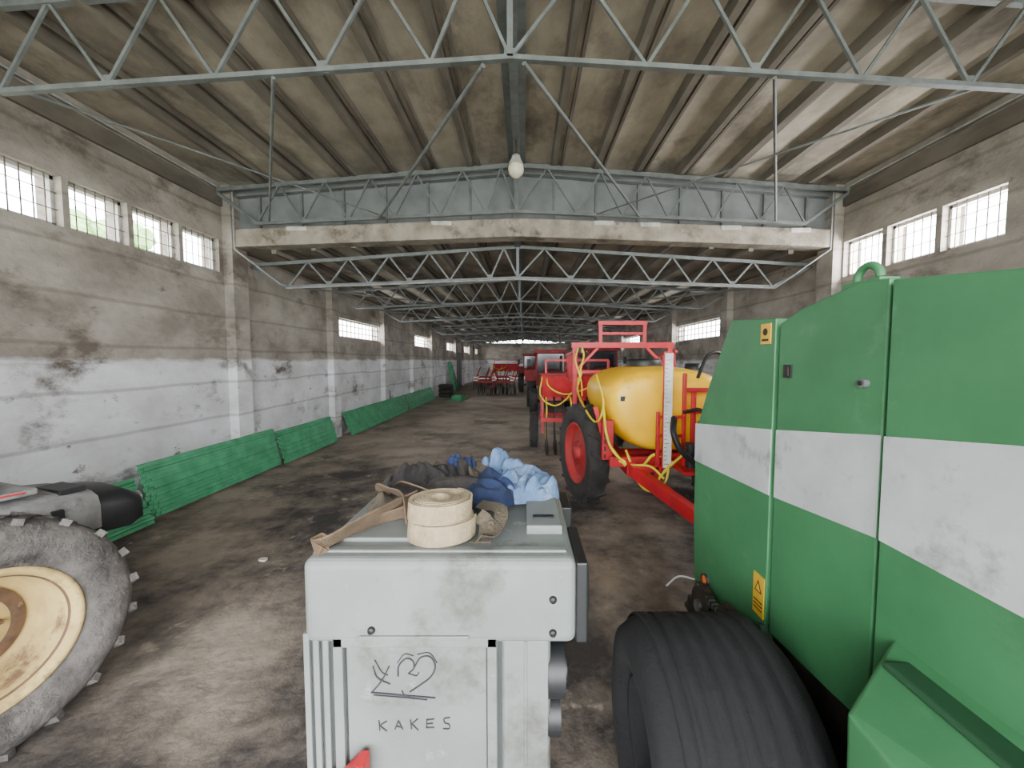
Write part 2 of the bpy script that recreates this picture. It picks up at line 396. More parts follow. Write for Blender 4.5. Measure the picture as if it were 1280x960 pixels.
# ---------------- GREY HOPPER ----------------
E=empty('grey_plastic_hopper')
b=B()
b.bb(-.806,.193,1.4,2.36,1.06,1.38,'plastic_grey'); b.build('lid',bevel=.035,parent=E,seg=4)
b=B(); b.bb(-.825,.10,1.425,2.33,.36,1.09,'plastic_grey'); b.build('body',bevel=.02,parent=E)
b=B()
for x in (-.80,-.765,-.73): b.bb(x-.011,x+.011,1.408,1.43,.38,1.10,'plastic_grey')
for x in (-.782,-.748,-.715): b.bb(x-.007,x+.007,1.421,1.43,.38,1.10,'plastic_groove')
def ringf(x0,x1,z0,z1,t,y0,y1,m):
    b.bb(x0,x1,y0,y1,z1-t,z1,m); b.bb(x0,x1,y0,y1,z0,z0+t,m); b.bb(x0,x0+t,y0,y1,z0,z1,m); b.bb(x1-t,x1,y0,y1,z0,z1,m)
ringf(-.70,-.10,.46,1.085,.035,1.402,1.43,'plastic_grey')
ringf(-.665,-.135,.495,1.05,.006,1.421,1.43,'plastic_groove')
b.bb(-.075,.09,1.41,1.43,.40,1.07,'plastic_grey')
b.bb(-.098,-.080,1.423,1.43,.40,1.07,'plastic_groove')
b.bb(.0,.012,1.405,1.43,.40,1.07,'plastic_grey')
b.bb(-.60,-.2,1.392,1.41,1.085,1.10,'plastic_grey')
b.build('front_ribs',bevel=.005,parent=E)
b=B()
b.bb(.01,.16,1.62,2.30,1.37,1.415,'plastic_grey'); b.bb(-.72,-.35,1.55,2.28,1.37,1.395,'plastic_grey'); b.bb(-.78,.16,1.46,1.50,1.375,1.388,'plastic_grey')
b.build('top_rails',bevel=.015,parent=E)
b=B()
for x,z in ((-.555,1.12),(.105,1.235),(.105,1.11)):
    b.lathe([(0,.001),(0,.011),(.008,.014),(.02,.014)],(x,1.388,z),(0,1,0),'plastic_black',20)
b.bb(.04,.13,1.70,1.73,1.413,1.42,'plastic_black')
b.tube((.02,1.95,1.41),(.02,1.95,1.43),.03,'plastic_black',20)
b.build('bolts',parent=E)
b=B()
b.bb(.19,.232,1.40,1.72,1.07,1.37,'plastic_black'); b.bb(.18,.25,2.05,2.3,1.05,1.33,'plastic_black')
for i in range(7): b.bb(.225,.238,1.42+.04*i,1.435+.04*i,1.09,1.35,'plastic_black')
b.tube((.09,1.50,.90),(.155,1.50,.90),.10,'plastic_black',28); b.tube((.09,1.5,.72),(.14,1.5,.72),.08,'plastic_black',28); b.tube((.15,1.5,.90),(.165,1.5,.90),.05,'plastic_black',20)
b.build('side_caps',bevel=.01,parent=E)
b=B()
def stroke(pts,r=.003):
    P=[(x+random.uniform(-.002,.002),1.4225,z+random.uniform(-.002,.002)) for x,z in pts]
    b.pipe(P,r,'marker_ink',6,smooth=6)
# large scrawled initials: a crossed 'K' and a heart-like '3' with an arrow underline
stroke([(-.565,.865),(-.53,.91),(-.50,.965)]); stroke([(-.56,.965),(-.545,.92),(-.50,.895)]); stroke([(-.555,.99),(-.53,.945),(-.505,.93)],.0022)
stroke([(-.47,.925),(-.465,.965),(-.44,.995),(-.415,.985),(-.41,.955),(-.43,.935)])
stroke([(-.41,.955),(-.385,.995),(-.35,1.0),(-.33,.965),(-.345,.925),(-.385,.89),(-.425,.865)])
stroke([(-.47,.975),(-.445,1.01),(-.41,1.005)],.002); stroke([(-.395,1.01),(-.35,1.015),(-.322,.975)],.002); stroke([(-.43,.935),(-.40,.925),(-.39,.94)],.0022)
stroke([(-.57,.862),(-.45,.85),(-.33,.84)]); stroke([(-.56,.852),(-.45,.842),(-.36,.834)],.0022); stroke([(-.455,.87),(-.445,.848),(-.41,.835)],.0025)
X0=-.545
for i,(ch) in enumerate('KAKES'):
    x=X0+i*.060; w=.028; zt,zb_=.75-.004*(i%2)+.003*i,.712+.003*i; zm_=(zt+zb_)/2
    S={'K':[[(x,zt),(x+.004,zb_)],[(x+w,zt),(x+.004,zm_)],[(x+.004,zm_),(x+w,zb_-.004)]],
       'A':[[(x,zb_),(x+w/2,zt)],[(x+w/2,zt),(x+w,zb_)],[(x+.006,zm_-.006),(x+w-.002,zm_-.008)]],
       'E':[[(x,zt),(x-.002,zb_)],[(x,zt),(x+w,zt+.003)],[(x,zm_),(x+w*.8,zm_+.003)],[(x,zb_),(x+w,zb_+.003)]],
       'S':[[(x+w,zt),(x+.005,zt-.004),(x+.008,zm_),(x+w-.003,zm_-.006),(x+w-.005,zb_-.004),(x,zb_-.003)]]}[ch]
    for q in S: stroke(q,.0024)
b.build('handwriting',parent=E)
b=B()
for x in (-.74,.0):
    for y in (1.52,2.22): b.bb(x-.04,x+.04,y-.04,y+.04,0,.36,'red_paint')
b.bb(-.8,.06,1.47,1.55,.28,.36,'red_paint'); b.bb(-.8,.06,2.18,2.26,.28,.36,'red_paint')
b.bb(-.78,-.70,1.5,2.24,.28,.36,'red_paint'); b.bb(-.04,.04,1.5,2.24,.28,.36,'red_paint')
b.prism([(-.72,.30),(-.57,.30),(-.57,.66),(-.60,.66),(-.68,.58),(-.72,.58)],'y',1.33,1.40,'red_paint')
b.build('stand',bevel=.006,parent=E)

# ---------------- STRAP ROLLS ----------------
def coil(cx,cy,z,R,h,squash,th=.009,turns=9,ph=0):
    b=B(); pts=[]
    N=int(turns*28)
    for i in range(N+1):
        t=i/N; r=R*(.28+.72*t)*(1+.025*math.sin(t*41)); a=t*turns*2*math.pi+ph
        pts.append((cx+r*math.cos(a),cy+r*squash*math.sin(a),z+h/2+.005*math.sin(a*.9)))
    b.ribbon(pts,h,th,'strap_beige',side=(0.07,0.04,1)); return b
S=empty('rolled_webbing_strap')
b=coil(-.335,1.60,1.392,.135,.078,.85); b.build('lower_coil',parent=S)
b=coil(-.345,1.605,1.471,.128,.072,.85,ph=1.1); b.build('upper_coil',parent=S)
b=B()
b.ribbon([(-.44,1.62,1.47),(-.50,1.68,1.45),(-.60,1.66,1.43),(-.67,1.58,1.42),(-.735,1.50,1.41),(-.76,1.45,1.415),(-.72,1.46,1.43),(-.64,1.55,1.46),(-.56,1.66,1.48),(-.48,1.74,1.50)],.085,.006,'strap_brown',side=lambda t:Vector((.3,-.6,.75)),smooth=6)
b.ribbon([(-.70,1.95,1.44),(-.66,1.85,1.50),(-.58,1.76,1.51),(-.50,1.70,1.50),(-.45,1.58,1.43)],.08,.006,'strap_brown',side=lambda t:Vector((-.5,-.4,.6)),smooth=6)
b.ribbon([(-.62,1.98,1.46),(-.56,1.88,1.51),(-.48,1.80,1.52),(-.38,1.76,1.50),(-.26,1.78,1.46)],.07,.006,'strap_brown',side=lambda t:Vector((-.3,-.6,.4)),smooth=6)
b.ribbon([(-.19,1.62,1.46),(-.155,1.60,1.44),(-.15,1.54,1.41),(-.155,1.50,1.40)],.06,.005,'cloth_olive',side=(1,0,.1),smooth=6)
b.ribbon([(-.2,1.75,1.46),(-.1,1.68,1.46),(-.12,1.56,1.42),(-.2,1.50,1.40)],.06,.005,'cloth_olive',side=(.8,.4,.2),smooth=6)
b.build('loose_strap',parent=S)
C=empty('pile_of_work_clothes')
def cloth(name,cx,cy,a,bb_,rot,hh,z0,m,seed,fold=6,dirn=0.0):
    b=B(); nr,nt=40,130; vs=[];fs=[]
    ca,sa=math.cos(dirn),math.sin(dirn)
    for i in range(nr+1):
        rho=i/nr
        for j in range(nt):
            th=2*math.pi*j/nt
            R=1+.28*noise.noise((math.cos(th)*1.6+seed,math.sin(th)*1.6,seed))
            x=a*R*rho*math.cos(th); y=bb_*R*rho*math.sin(th)
            xx=cx+x*math.cos(rot)-y*math.sin(rot); yy=cy+x*math.sin(rot)+y*math.cos(rot)
            w=noise.noise((xx*4+seed,yy*4,1.0)); w2=noise.noise((xx*4,yy*4+seed,5.0))
            p=(xx*ca+yy*sa)*fold+w*1.3; q=(-xx*sa+yy*ca)*fold*.3+w2*.6
            f=noise.noise((p,q,seed)); f=(f*f*6-.3) if f<0 else f*1.2
            f2=noise.noise((p*2.3+3,q*2.3,seed))
            dome=(1-rho**4)**.5
            z=z0+hh*dome*(.68+.30*max(-1,min(1,f))+.12*f2)
            vs.append((xx,yy,max(z,z0+.002)))
    for i in range(nr):
        for j in range(nt): fs.append((i*nt+j,i*nt+(j+1)%nt,(i+1)*nt+(j+1)%nt,(i+1)*nt+j))
    b.add(vs,fs,m,True); b.build(name,parent=C)
cloth('dark_jacket',-.50,2.10,.27,.18,.3,.20,1.385,'cloth_dark',3.3,13,.5)
cloth('canvas_bag',-.62,1.90,.13,.10,.6,.09,1.385,'cloth_olive',8.1,14,.8)
cloth('brown_jacket',-.34,1.96,.20,.18,.0,.14,1.385,'cloth_dark',5.2,14,1.2)
cloth('olive_coat',-.26,2.22,.28,.11,.0,.19,1.385,'cloth_olive',2.4,13,.2)
cloth('navy_overalls',-.18,1.98,.14,.15,.2,.15,1.40,'cloth_navy',1.7,16,.9)
cloth('light_blue_shirt',.0,2.06,.18,.17,-.35,.15,1.40,'cloth_blue',9.4,20,-.6)
cloth('blue_sleeve',-.12,2.18,.16,.06,-.3,.21,1.40,'cloth_blue',4.4,18,-.4)
cloth('navy_cuff',-.36,2.20,.10,.06,.1,.22,1.40,'cloth_navy',6.4,16,.3)

# ---------------- GREEN BALER ----------------
E=empty('green_round_baler')
b=B(); gx0,gx1=1.2,1.26
b.prism([(2.72,.41),(2.77,1.0),(2.77,1.6),(2.60,1.92),(2.33,2.33),(1.92,2.30),(1.92,.77)],'x',gx0,gx1,'green_paint')
b.prism([(1.885,2.27),(1.757,2.32),(1.449,2.38),(1.33,2.37),(1.33,.82),(1.485,.80),(1.885,.77)],'x',gx0,gx1,'green_paint')
b.prism([(1.305,2.36),(.97,2.32),(.3,2.30),(-.7,2.27),(-.7,.95),(1.305,.95)],'x',gx0-.012,gx1,'green_paint')
b.build('side_panels',bevel=.005,parent=E,seg=2)
b=B()
def strip(pts,x): b.prism(pts,'x',x,(x+.01),'white_paint')
strip([(2.771,1.66),(1.922,1.765),(1.922,1.44),(2.771,1.40)],gx0-.003)
strip([(1.883,1.77),(1.332,1.848),(1.332,1.495),(1.883,1.445)],gx0-.003)
strip([(1.304,1.85),(.95,1.895),(-.695,1.99),(-.695,1.47),(.926,1.49),(1.304,1.50)],gx0-.015)
b.build('white_stripe',parent=E)
b=B()
b.prism([(2.6,.75),(2.65,1.6),(2.3,2.2),(1.6,2.22),(1.3,2.30),(-.6,2.24),(-.6,1.0),(1.2,.9)],'x',1.262,3.1,'green_dark')
b.prism([(2.72,.41),(2.77,1.6),(2.33,2.33),(1.92,2.30),(1.3,2.36),(-.7,2.28),(-.7,.95)],'x',3.1,3.16,'green_paint')
b.prism([(2.3,2.2),(1.9,2.22),(1.9,2.30),(2.3,2.29)],'x',1.3,3.1,'green_paint')
b.prism([(1.75,2.28),(1.44,2.34),(.2,2.29),(.2,2.2),(1.75,2.18)],'x',1.3,3.1,'green_paint')
b.bb(1.265,1.31,.2,2.55,.28,.95,'metal_dark')
b.build('body',bevel=.02,parent=E)
b=B()
vs=[(.90,1.06,1.12),(1.205,1.25,1.21),(1.205,.2,1.21),(.90,.2,1.06),(.92,1.06,.45),(1.205,1.25,.45),(1.205,.2,.45),(.92,.2,.45)]
b.add(vs,[(0,1,2,3),(0,3,7,4),(0,4,5,1),(1,5,6,2),(3,2,6,7),(4,7,6,5)],'green_paint')
b.bb(1.08,1.187,.25,1.16,1.17,1.195,'green_dark')
b.build('lower_shield',bevel=.02,parent=E,seg=3)
b=B()
b.lathe([(0,.001),(0,.03),(.01,.036),(.02,.036)],(1.18,2.55,.655),(1,0,0),'orange_lens',24)
b.lathe([(-.004,.036),(-.006,.043),(.02,.043)],(1.185,2.55,.655),(1,0,0),'metal_dark',24)
b.bb(1.195,1.201,1.93,2.02,.80,1.01,'sticker_yellow'); b.prism([(1.945,.92),(2.005,.92),(1.975,.985)],'x',1.1935,1.195,'plastic_black'); b.prism([(1.957,.928),(1.993,.928),(1.975,.968)],'x',1.192,1.194,'sticker_yellow')
b.bb(1.193,1.195,1.94,2.01,.83,.836,'plastic_black'); b.bb(1.193,1.195,1.94,2.01,.85,.856,'plastic_black'); b.bb(1.193,1.195,1.94,2.01,.87,.876,'plastic_black')
b.bb(1.195,1.201,1.95,2.03,2.18,2.28,'sticker_yellow'); b.tube((1.192,1.99,2.24),(1.196,1.99,2.24),.018,'plastic_black',12); b.bb(1.192,1.196,1.965,2.015,2.195,2.205,'plastic_black')
b.bb(1.192,1.203,1.79,1.84,2.02,2.08,'plastic_black'); b.bb(1.186,1.195,1.80,1.815,2.03,2.07,'metal_dark')
b.tube((1.18,1.40,2.02),(1.2,1.40,2.02),.016,'metal_light',16); b.tube((1.175,1.40,2.02),(1.181,1.40,2.02),.009,'plastic_black',12)
b.build('fittings',parent=E)
b=B()
pts=[(1.24,1.46+.05*math.cos(t*math.pi/10),2.39+.05*math.sin(t*math.pi/10)) for t in range(11)]
b.pipe(pts,.014,'green_paint',10); b.bb(1.21,1.28,1.38,1.54,2.35,2.385,'green_paint')
b.build('lifting_eye',parent=E)
b=B()
wheel(b,(.77,1.62,.475),(-1,0,0),.475,.64,.22,'tyre_black','tyre_black',0,72,hub='tyre_black',dish=-.1)
for o in (-.21,-.14,-.07,.0,.07,.14,.21): b.lathe([(o-.026,.470),(o-.022,.480),(o+.022,.480),(o+.026,.470)],(.77,1.62,.475),(1,0,0),'tyre_black',72)
wheel(b,(3.6,1.62,.475),(1,0,0),.475,.5,.25,'tyre_black','rim_cream',0,48)
b.tube((.8,1.62,.475),(3.5,1.62,.475),.06,'metal_dark',12)
b.build('wheels',parent=E)
b=B()
b.bb(1.32,3.0,.2,2.6,.62,.80,'metal_dark'); b.tube((1.28,2.5,.55),(3,2.5,.55),.09,'metal_dark',16)
b.tube((1.24,2.25,.62),(1.24,2.5,.50),.03,'metal_light',10)
for (y,z,r) in ((2.42,.56,.12),(2.12,.66,.08),(1.95,.50,.10)):
    b.tube((1.10,y,z),(1.16,y,z),r,'metal_dark',20); b.tube((1.08,y,z),(1.17,y,z),r*.35,'metal_light',12)
    for i in range(18):
        a=i*math.pi/9; b.obox((1.13,y+r*math.cos(a),z+r*math.sin(a)),(.015,0,0),(0,.013,0),(0,0,.013),'metal_dark')
for i in range(26):
    t=i/25; b.obox((1.13,2.50-.5*t,.66+.04*t-.03*math.sin(t*3.14)),(.02,0,0),(0,.008,0),(0,0,.014),'metal_light' if i%2 else 'metal_dark')
b.bar((1.15,2.65,.45),(1.15,1.5,.30),.06,.10,'metal_dark'); b.bar((1.2,2.6,.45),(1.2,1.9,.75),.05,.08,'green_dark')
b.pipe([(1.17,2.66,.60),(1.06,2.66,.62),(1.0,2.72,.52)],.006,'gauge_white',6,smooth=6)
for i in range(9): b.tube((1.15,2.62-.1*i,.42),(1.13,2.62-.1*i,.12),.008,'metal_dark',6)
b.tube((1.15,2.7,.40),(1.15,2.0,.36),.03,'metal_dark',10)
b.build('drive_mechanism',parent=E)

# ---------------- LEFT TRACTOR ----------------
E=empty('parked_tractor')
hx,hy=.3,.954
TT=Matrix(((hy,hx,0,-3.61),(-hx,hy,0,2.22),(0,0,1,0),(0,0,0,1)))
def TB():
    b=B(); b.T=TT; return b
b=TB()
wheel(b,(.78,0,.64),(1,0,0),.625,.34,.37,'tyre_dusty','rim_cream',40,80,hub='hub_rust',dish=-.8,lh=.028,ring='hub_rust')
wheel(b,(-.66,0,.64),(-1,0,0),.62,.28,.38,'tyre_dusty','rim_cream',36,48,hub='hub_rust',dish=-.35,lh=.03)
wheel(b,(.62,-1.8,.74),(1,0,0),.72,.34,.44,'tyre_dusty','rim_cream',26,48,hub='hub_rust',dish=-.35)
wheel(b,(-.52,-1.8,.74),(-1,0,0),.72,.30,.44,'tyre_dusty','rim_cream',26,48,hub='hub_rust',dish=-.35)
b.build('wheels',parent=E)
b=TB()
b.tube((-.6,0,.64),(.62,0,.64),.08,'metal_dark',14); b.tube((-.5,-1.8,.74),(.5,-1.8,.74),.11,'metal_dark',14)
b.bb(-.2,.2,-2.0,.6,.55,.98,'metal_dark')
b.build('chassis',bevel=.02,parent=E)
b=TB()
def hoodring(y,w,z0,z1):
    return [(u*w,y,z0+(z1-z0)*v) for (u,v) in ((-1,0),(-1,.6),(-.93,.85),(-.7,.98),(0,1.04),(.7,.98),(.93,.85),(1,.6),(1,0))]
b.loft([hoodring(-1.2,.40,.90,1.26),hoodring(-.5,.40,.90,1.25),hoodring(.1,.40,.90,1.23),hoodring(.55,.39,.90,1.20),hoodring(.74,.37,.90,1.17)],'cowl_grey')
b.loft([hoodring(.741,.365,.86,1.155),hoodring(.92,.34,.84,1.13),hoodring(1.02,.30,.87,1.06),hoodring(1.05,.24,.90,1.0)],'plastic_black')
for i in range(5): b.bb(.37,.405,.0+.12*i,.06+.12*i,1.0,1.11,'plastic_black')
b.bb(.02,.30,.56,.70,1.175,1.215,'plastic_black')
b.tube((.18,1.0,1.0),(.18,1.06,1.0),.05,'metal_light',16); b.tube((-.18,1.0,1.0),(-.18,1.06,1.0),.05,'metal_light',16)
b.bb(-.34,.34,-1.2,.45,1.235,1.275,'cowl_grey'); b.bb(-.32,.32,-1.2,.30,1.275,1.30,'white_paint')
b.bb(-.345,.345,-1.2,.40,1.255,1.268,'red_paint')
b.bb(-.3,.3,-1.2,.12,1.30,1.40,'red_paint')
b.build('hood',parent=E,bevel=.015)
b=TB()
for sg in (-1,1):
    pts=[]
    for i in range(13):
        a=math.radians(30+120*i/12); pts.append((-1.8+.80*math.cos(a),.76+.80*math.sin(a)))
    inn=[(-1.8+(y+1.8)*.96,.76+(z-.76)*.96) for y,z in reversed(pts)]
    x=sg*.56; b.prism(pts+inn,'x',x-.18,x+.18,'red_paint')
b.bb(-.22,.22,-2.1,-1.65,1.25,1.35,'plastic_black'); b.bb(-.22,.22,-2.2,-2.1,1.3,1.75,'plastic_black')
b.tube((0,-1.25,1.2),(0,-1.4,1.6),.025,'metal_dark',8)
b.lathe([(-.015,.17),(0,.155),(.015,.17),(0,.185)],(0,-1.41,1.6),(0,-.25,1),'plastic_black',28,closed=True)
b.build('fenders_and_seat',parent=E)

# ---------------- SPRAYER ----------------
E=empty('crop_sprayer')
b=B()
def sec(y,s,zo=0,bot=.92):
    pts=[(0,2.03),(.35,2.01),(.62,1.94),(.78,1.80),(.80,1.62),(.76,1.42),(.66,1.22),(.50,1.04),(.30,bot+.02),(0,bot)]
    full=pts+[(-x,z) for x,z in reversed(pts[1:-1])]
    zc=1.5
    return [(1.78+x*s,y,zc+(z-zc)*s+zo) for x,z in full]
b.loft([sec(4.84,.62),sec(4.88,.84),sec(4.96,.93),sec(5.2,.99),sec(5.6,1.0),sec(6.1,1.0),sec(6.5,.97),sec(6.7,.88),sec(6.8,.7)],'tank_yellow')
o=b.build('tank',parent=E); sm=o.modifiers.new('s','SUBSURF'); sm.levels=2; sm.render_levels=2
b=B()
b.lathe([(0,.001),(0,.22),(-.04,.24),(-.10,.24)],(1.7,5.7,2.12),(0,0,1),'plastic_black',28)
b.lathe([(0,.001),(0,.10),(-.08,.11)],(2.2,5.2,2.06),(0,0,1),'plastic_black',20)
b.bb(1.36,1.40,4.86,5.15,1.70,1.80,'red_paint'); b.bb(1.18,1.26,4.86,4.93,1.60,1.66,'plastic_black')
b.build('tank_lids',parent=E)
b=B(); wheel(b,(.87,5.9,.73),(-.975,-.22,0),.71,.30,.44,'tyre_dark','rim_red',34,56,hub='rim_red'); wheel(b,(2.74,5.9,.73),(.975,-.22,0),.71,.30,.44,'tyre_dark','rim_red',34,40,hub='rim_red')
b.tube((.95,5.9,.73),(2.7,5.9,.73),.06,'red_paint',12); b.build('wheels',parent=E)
b=B(); r='red_paint'
for x in (1.28,2.28): b.bar((x,4.7,.80),(x,7.0,.80),.10,.16,r)
b.bar((1.28,4.75,.80),(1.78,3.7,.52),.10,.14,r); b.bar((2.28,4.75,.80),(1.78,3.7,.52),.10,.14,r); b.bar((1.78,3.75,.52),(1.78,3.0,.50),.12,.12,r)
b.tube((1.78,3.1,.5),(1.78,3.1,0),.035,'metal_dark',10)
b.bar((1.05,4.85,.86),(2.5,4.85,.86),.08,.12,r); b.bar((1.05,6.95,.86),(2.55,6.95,.86),.08,.12,r)
b.bar((1.05,5.0,.92),(1.08,6.3,1.0),.05,.12,r); b.bb(.98,1.12,4.95,5.05,.85,1.35,r)
for i in range(5): b.bb(1.0,1.02,4.92,5.0,.88+.09*i,.93+.09*i,'plastic_black')
for y in (5.15,6.5):
    b.bar((1.1,y,.86),(.92,y,1.5),.06,.06,r); b.bar((2.46,y,.86),(2.64,y,1.5),.06,.06,r)
for x in (.88,2.52): b.bar((x,6.95,.8),(x,6.95,2.38),.08,.08,r)
b.bar((.82,6.95,2.36),(2.58,6.95,2.36),.09,.10,r); b.bar((.88,6.95,1.9),(2.52,6.95,1.9),.06,.06,r)
for x in (1.32,2.08): b.bar((x,6.95,2.36),(x,6.95,2.74),.06,.06,r)
b.bar((1.28,6.95,2.74),(2.12,6.95,2.74),.07,.07,r); b.bar((1.32,6.95,2.56),(2.08,6.95,2.56),.05,.05,r)
b.bar((.88,6.95,1.9),(1.32,6.95,2.36),.05,.05,r); b.bar((2.52,6.95,1.9),(2.08,6.95,2.36),.05,.05,r)
for x in (.86,2.62):
    b.bar((x,6.9,1.75),(x,7.9,1.75),.05,.05,r); b.bar((x,6.9,2.25),(x,7.9,2.2),.05,.05,r)
    for i in range(5): b.bar((x,6.9+.2*i,1.75),(x,7.0+.2*i,2.22),.03,.03,r); b.bar((x,7.0+.2*i,2.22),(x,7.1+.2*i,1.75),.03,.03,r)
for x in (1.56,1.86): b.bar((x,4.62,.80),(x,4.62,1.95 if x>1.7 else 1.5),.04,.04,r)
for z in (1.0,1.22,1.44): b.bar((1.56,4.62,z),(1.86,4.62,z),.04,.03,r)
for x in (2.0,2.35): b.bar((x,4.7,.85),(x,4.7,1.75),.05,.05,r)
b.bar((1.9,4.7,1.75),(2.4,4.7,1.75),.05,.05,r); b.bar((1.9,4.7,1.5),(2.4,4.7,1.5),.05,.05,r)
b.bb(1.75,2.45,4.3,4.8,.84,.88,r)
b.bb(1.30,1.62,4.60,4.66,.70,.86,r)
for i in range(4): b.tube((1.35+.075*i,4.59,.78),(1.35+.075*i,4.67,.78),.02,'plastic_black',10)
b.build('frame',parent=E,bevel=.006)
b=B()
b.bb(1.61,1.70,4.56,4.58,.86,2.18,'gauge_white')
for i in range(26): b.bb(1.615,1.64 if i%5 else 1.67,4.552,4.561,.90+.048*i,.905+.048*i,'plastic_black')
b.bb(1.60,1.71,4.58,4.60,.84,2.2,r)
b.build('level_gauge',parent=E)
b=B()
def hose(pts,rr,m): b.pipe(pts,rr,m,8,smooth=7)
hose([(.95,6.6,1.9),(.85,6.3,1.6),(.92,5.2,1.3),(1.0,5.0,1.55),(.96,5.3,1.9)],.015,'hose_yellow')
hose([(1.0,5.0,1.5),(1.02,4.85,1.15),(1.15,4.8,.92),(1.4,4.75,.82),(1.55,4.7,.98),(1.75,4.6,.9)],.017,'hose_yellow')
hose([(1.1,4.9,1.0),(1.3,4.75,.75),(1.5,4.55,.70),(1.65,4.55,.85),(1.9,4.5,1.1)],.016,'hose_yellow')
hose([(1.1,4.9,.9),(1.25,4.72,.85),(1.45,4.55,.88),(1.6,4.5,.75)],.015,'hose_yellow')
hose([(1.25,4.85,1.0),(1.35,4.6,.66),(1.5,4.5,.60),(1.62,4.5,.72),(1.66,4.52,.9)],.014,'hose_yellow')
hose([(2.0,4.6,1.9),(2.15,4.7,2.15),(2.35,4.8,2.18),(2.45,4.9,2.0)],.02,'plastic_black')
hose([(1.70,4.5,1.45),(1.66,4.4,1.30),(1.72,4.35,1.12),(1.9,4.35,.95),(2.05,4.4,.80)],.034,'plastic_black')
hose([(2.1,4.6,1.5),(2.0,4.4,1.35),(2.02,4.35,1.1),(2.2,4.4,.95)],.03,'metal_dark')
hose([(2.2,4.6,1.4),(2.35,4.4,1.2),(2.15,4.35,1.0),(1.95,4.4,1.0)],.022,'plastic_black')
hose([(1.85,4.6,1.5),(1.95,4.4,1.55),(2.1,4.35,1.4),(2.05,4.3,1.15),(1.85,4.3,1.05)],.02,'plastic_black')
hose([(.98,6.95,2.36),(1.0,6.7,2.2),(.93,6.5,2.0),(.9,6.6,1.7)],.015,'hose_yellow')
hose([(.92,6.85,2.3),(.86,6.7,2.1),(.92,6.4,1.75),(.9,6.2,1.55)],.012,'hose_yellow')
for x,y,z in ((1.9,4.5,1.0),(2.05,4.5,1.25),(2.2,4.5,1.05)):
    b.tube((x,y,z-.12),(x,y,z+.12),.055,'plastic_black',16); b.tube((x,y,z+.12),(x,y,z+.16),.07,'metal_dark',16)
b.tube((1.95,4.35,.93),(2.3,4.35,.93),.10,'metal_dark',16); b.tube((1.9,4.35,.93),(1.95,4.35,.93),.12,'metal_light',16)
b.build('hoses_and_pump',parent=E)

# ---------------- SEED DRILL behind ----------------
def drill(x0,x1,y,name):
    b=B(); r='red_paint'
    b.prism([(y-.35,1.25),(y-.45,1.75),(y+.45,1.75),(y+.3,1.25)],'x',x0,x1,r)
    b.bb(x0-.03,x1+.03,y-.5,y+.5,1.75,1.80,'red_dusty')
    for z,yy in ((.75,y-.6),(.75,y+.3),(1.2,y-.2)): b.bar((x0-.05,yy,z),(x1+.05,yy,z),.09,.09,r)
    for x in (x0,x1): b.bar((x,y-.6,.75),(x,y+.3,.75),.08,.08,r); b.bar((x,y-.3,.75),(x,y-.2,1.3),.07,.07,r); b.bb(x-.02,x+.02,y-.65,y-.3,.45,1.3,r)
    n=9
    for i in range(n):
        x=x0+.08+(x1-x0-.16)*i/(n-1)
        b.pipe([(x,y-.3,1.28),(x+.02,y-.5,1.0),(x,y-.55,.6),(x,y-.7,.3)],.02,'hose_yellow' if i%3==0 else 'plastic_black',6,smooth=4)
        b.bar((x,y-.6,.75),(x,y-.85,.3),.03,.05,'metal_dark')
        b.lathe([(-.006,.001),(-.006,.19),(.006,.19),(.006,.001)],(x,y-.85,.19),(1,.15,0),'metal_dark',22)
    for x in (x0-.18,x1+.18): wheel(b,(x,y+.1,.42),(-1 if x<x0 else 1,0,0),.42,.2,.22,'tyre_dark','rim_red',20,32)
    b.pipe([(x0,y-.4,1.72),(x0-.05,y-.75,1.3),(x0+.3,y-.8,1.1),(x0+.7,y-.75,1.45),(x0+.8,y-.5,1.7)],.018,'hose_yellow',6,smooth=6)
    b.pipe([(x0+.1,y-.4,1.7),(x0+.15,y-.75,1.5),(x0+.5,y-.8,1.35),(x0+1.0,y-.75,1.5),(x0+1.1,y-.5,1.7)],.018,'hose_yellow',6,smooth=6)
    b.bar((x0+.1,y-.1,1.8),(x0+.1,y-.1,2.1),.05,.05,r); b.bar((x1-.1,y-.1,1.8),(x1-.1,y-.1,2.1),.05,.05,r); b.bar((x0+.1,y-.1,2.1),(x1-.1,y-.1,2.1),.05,.05,r)
    b.build(name)
drill(.42,2.1,9.6,'seed_drill')
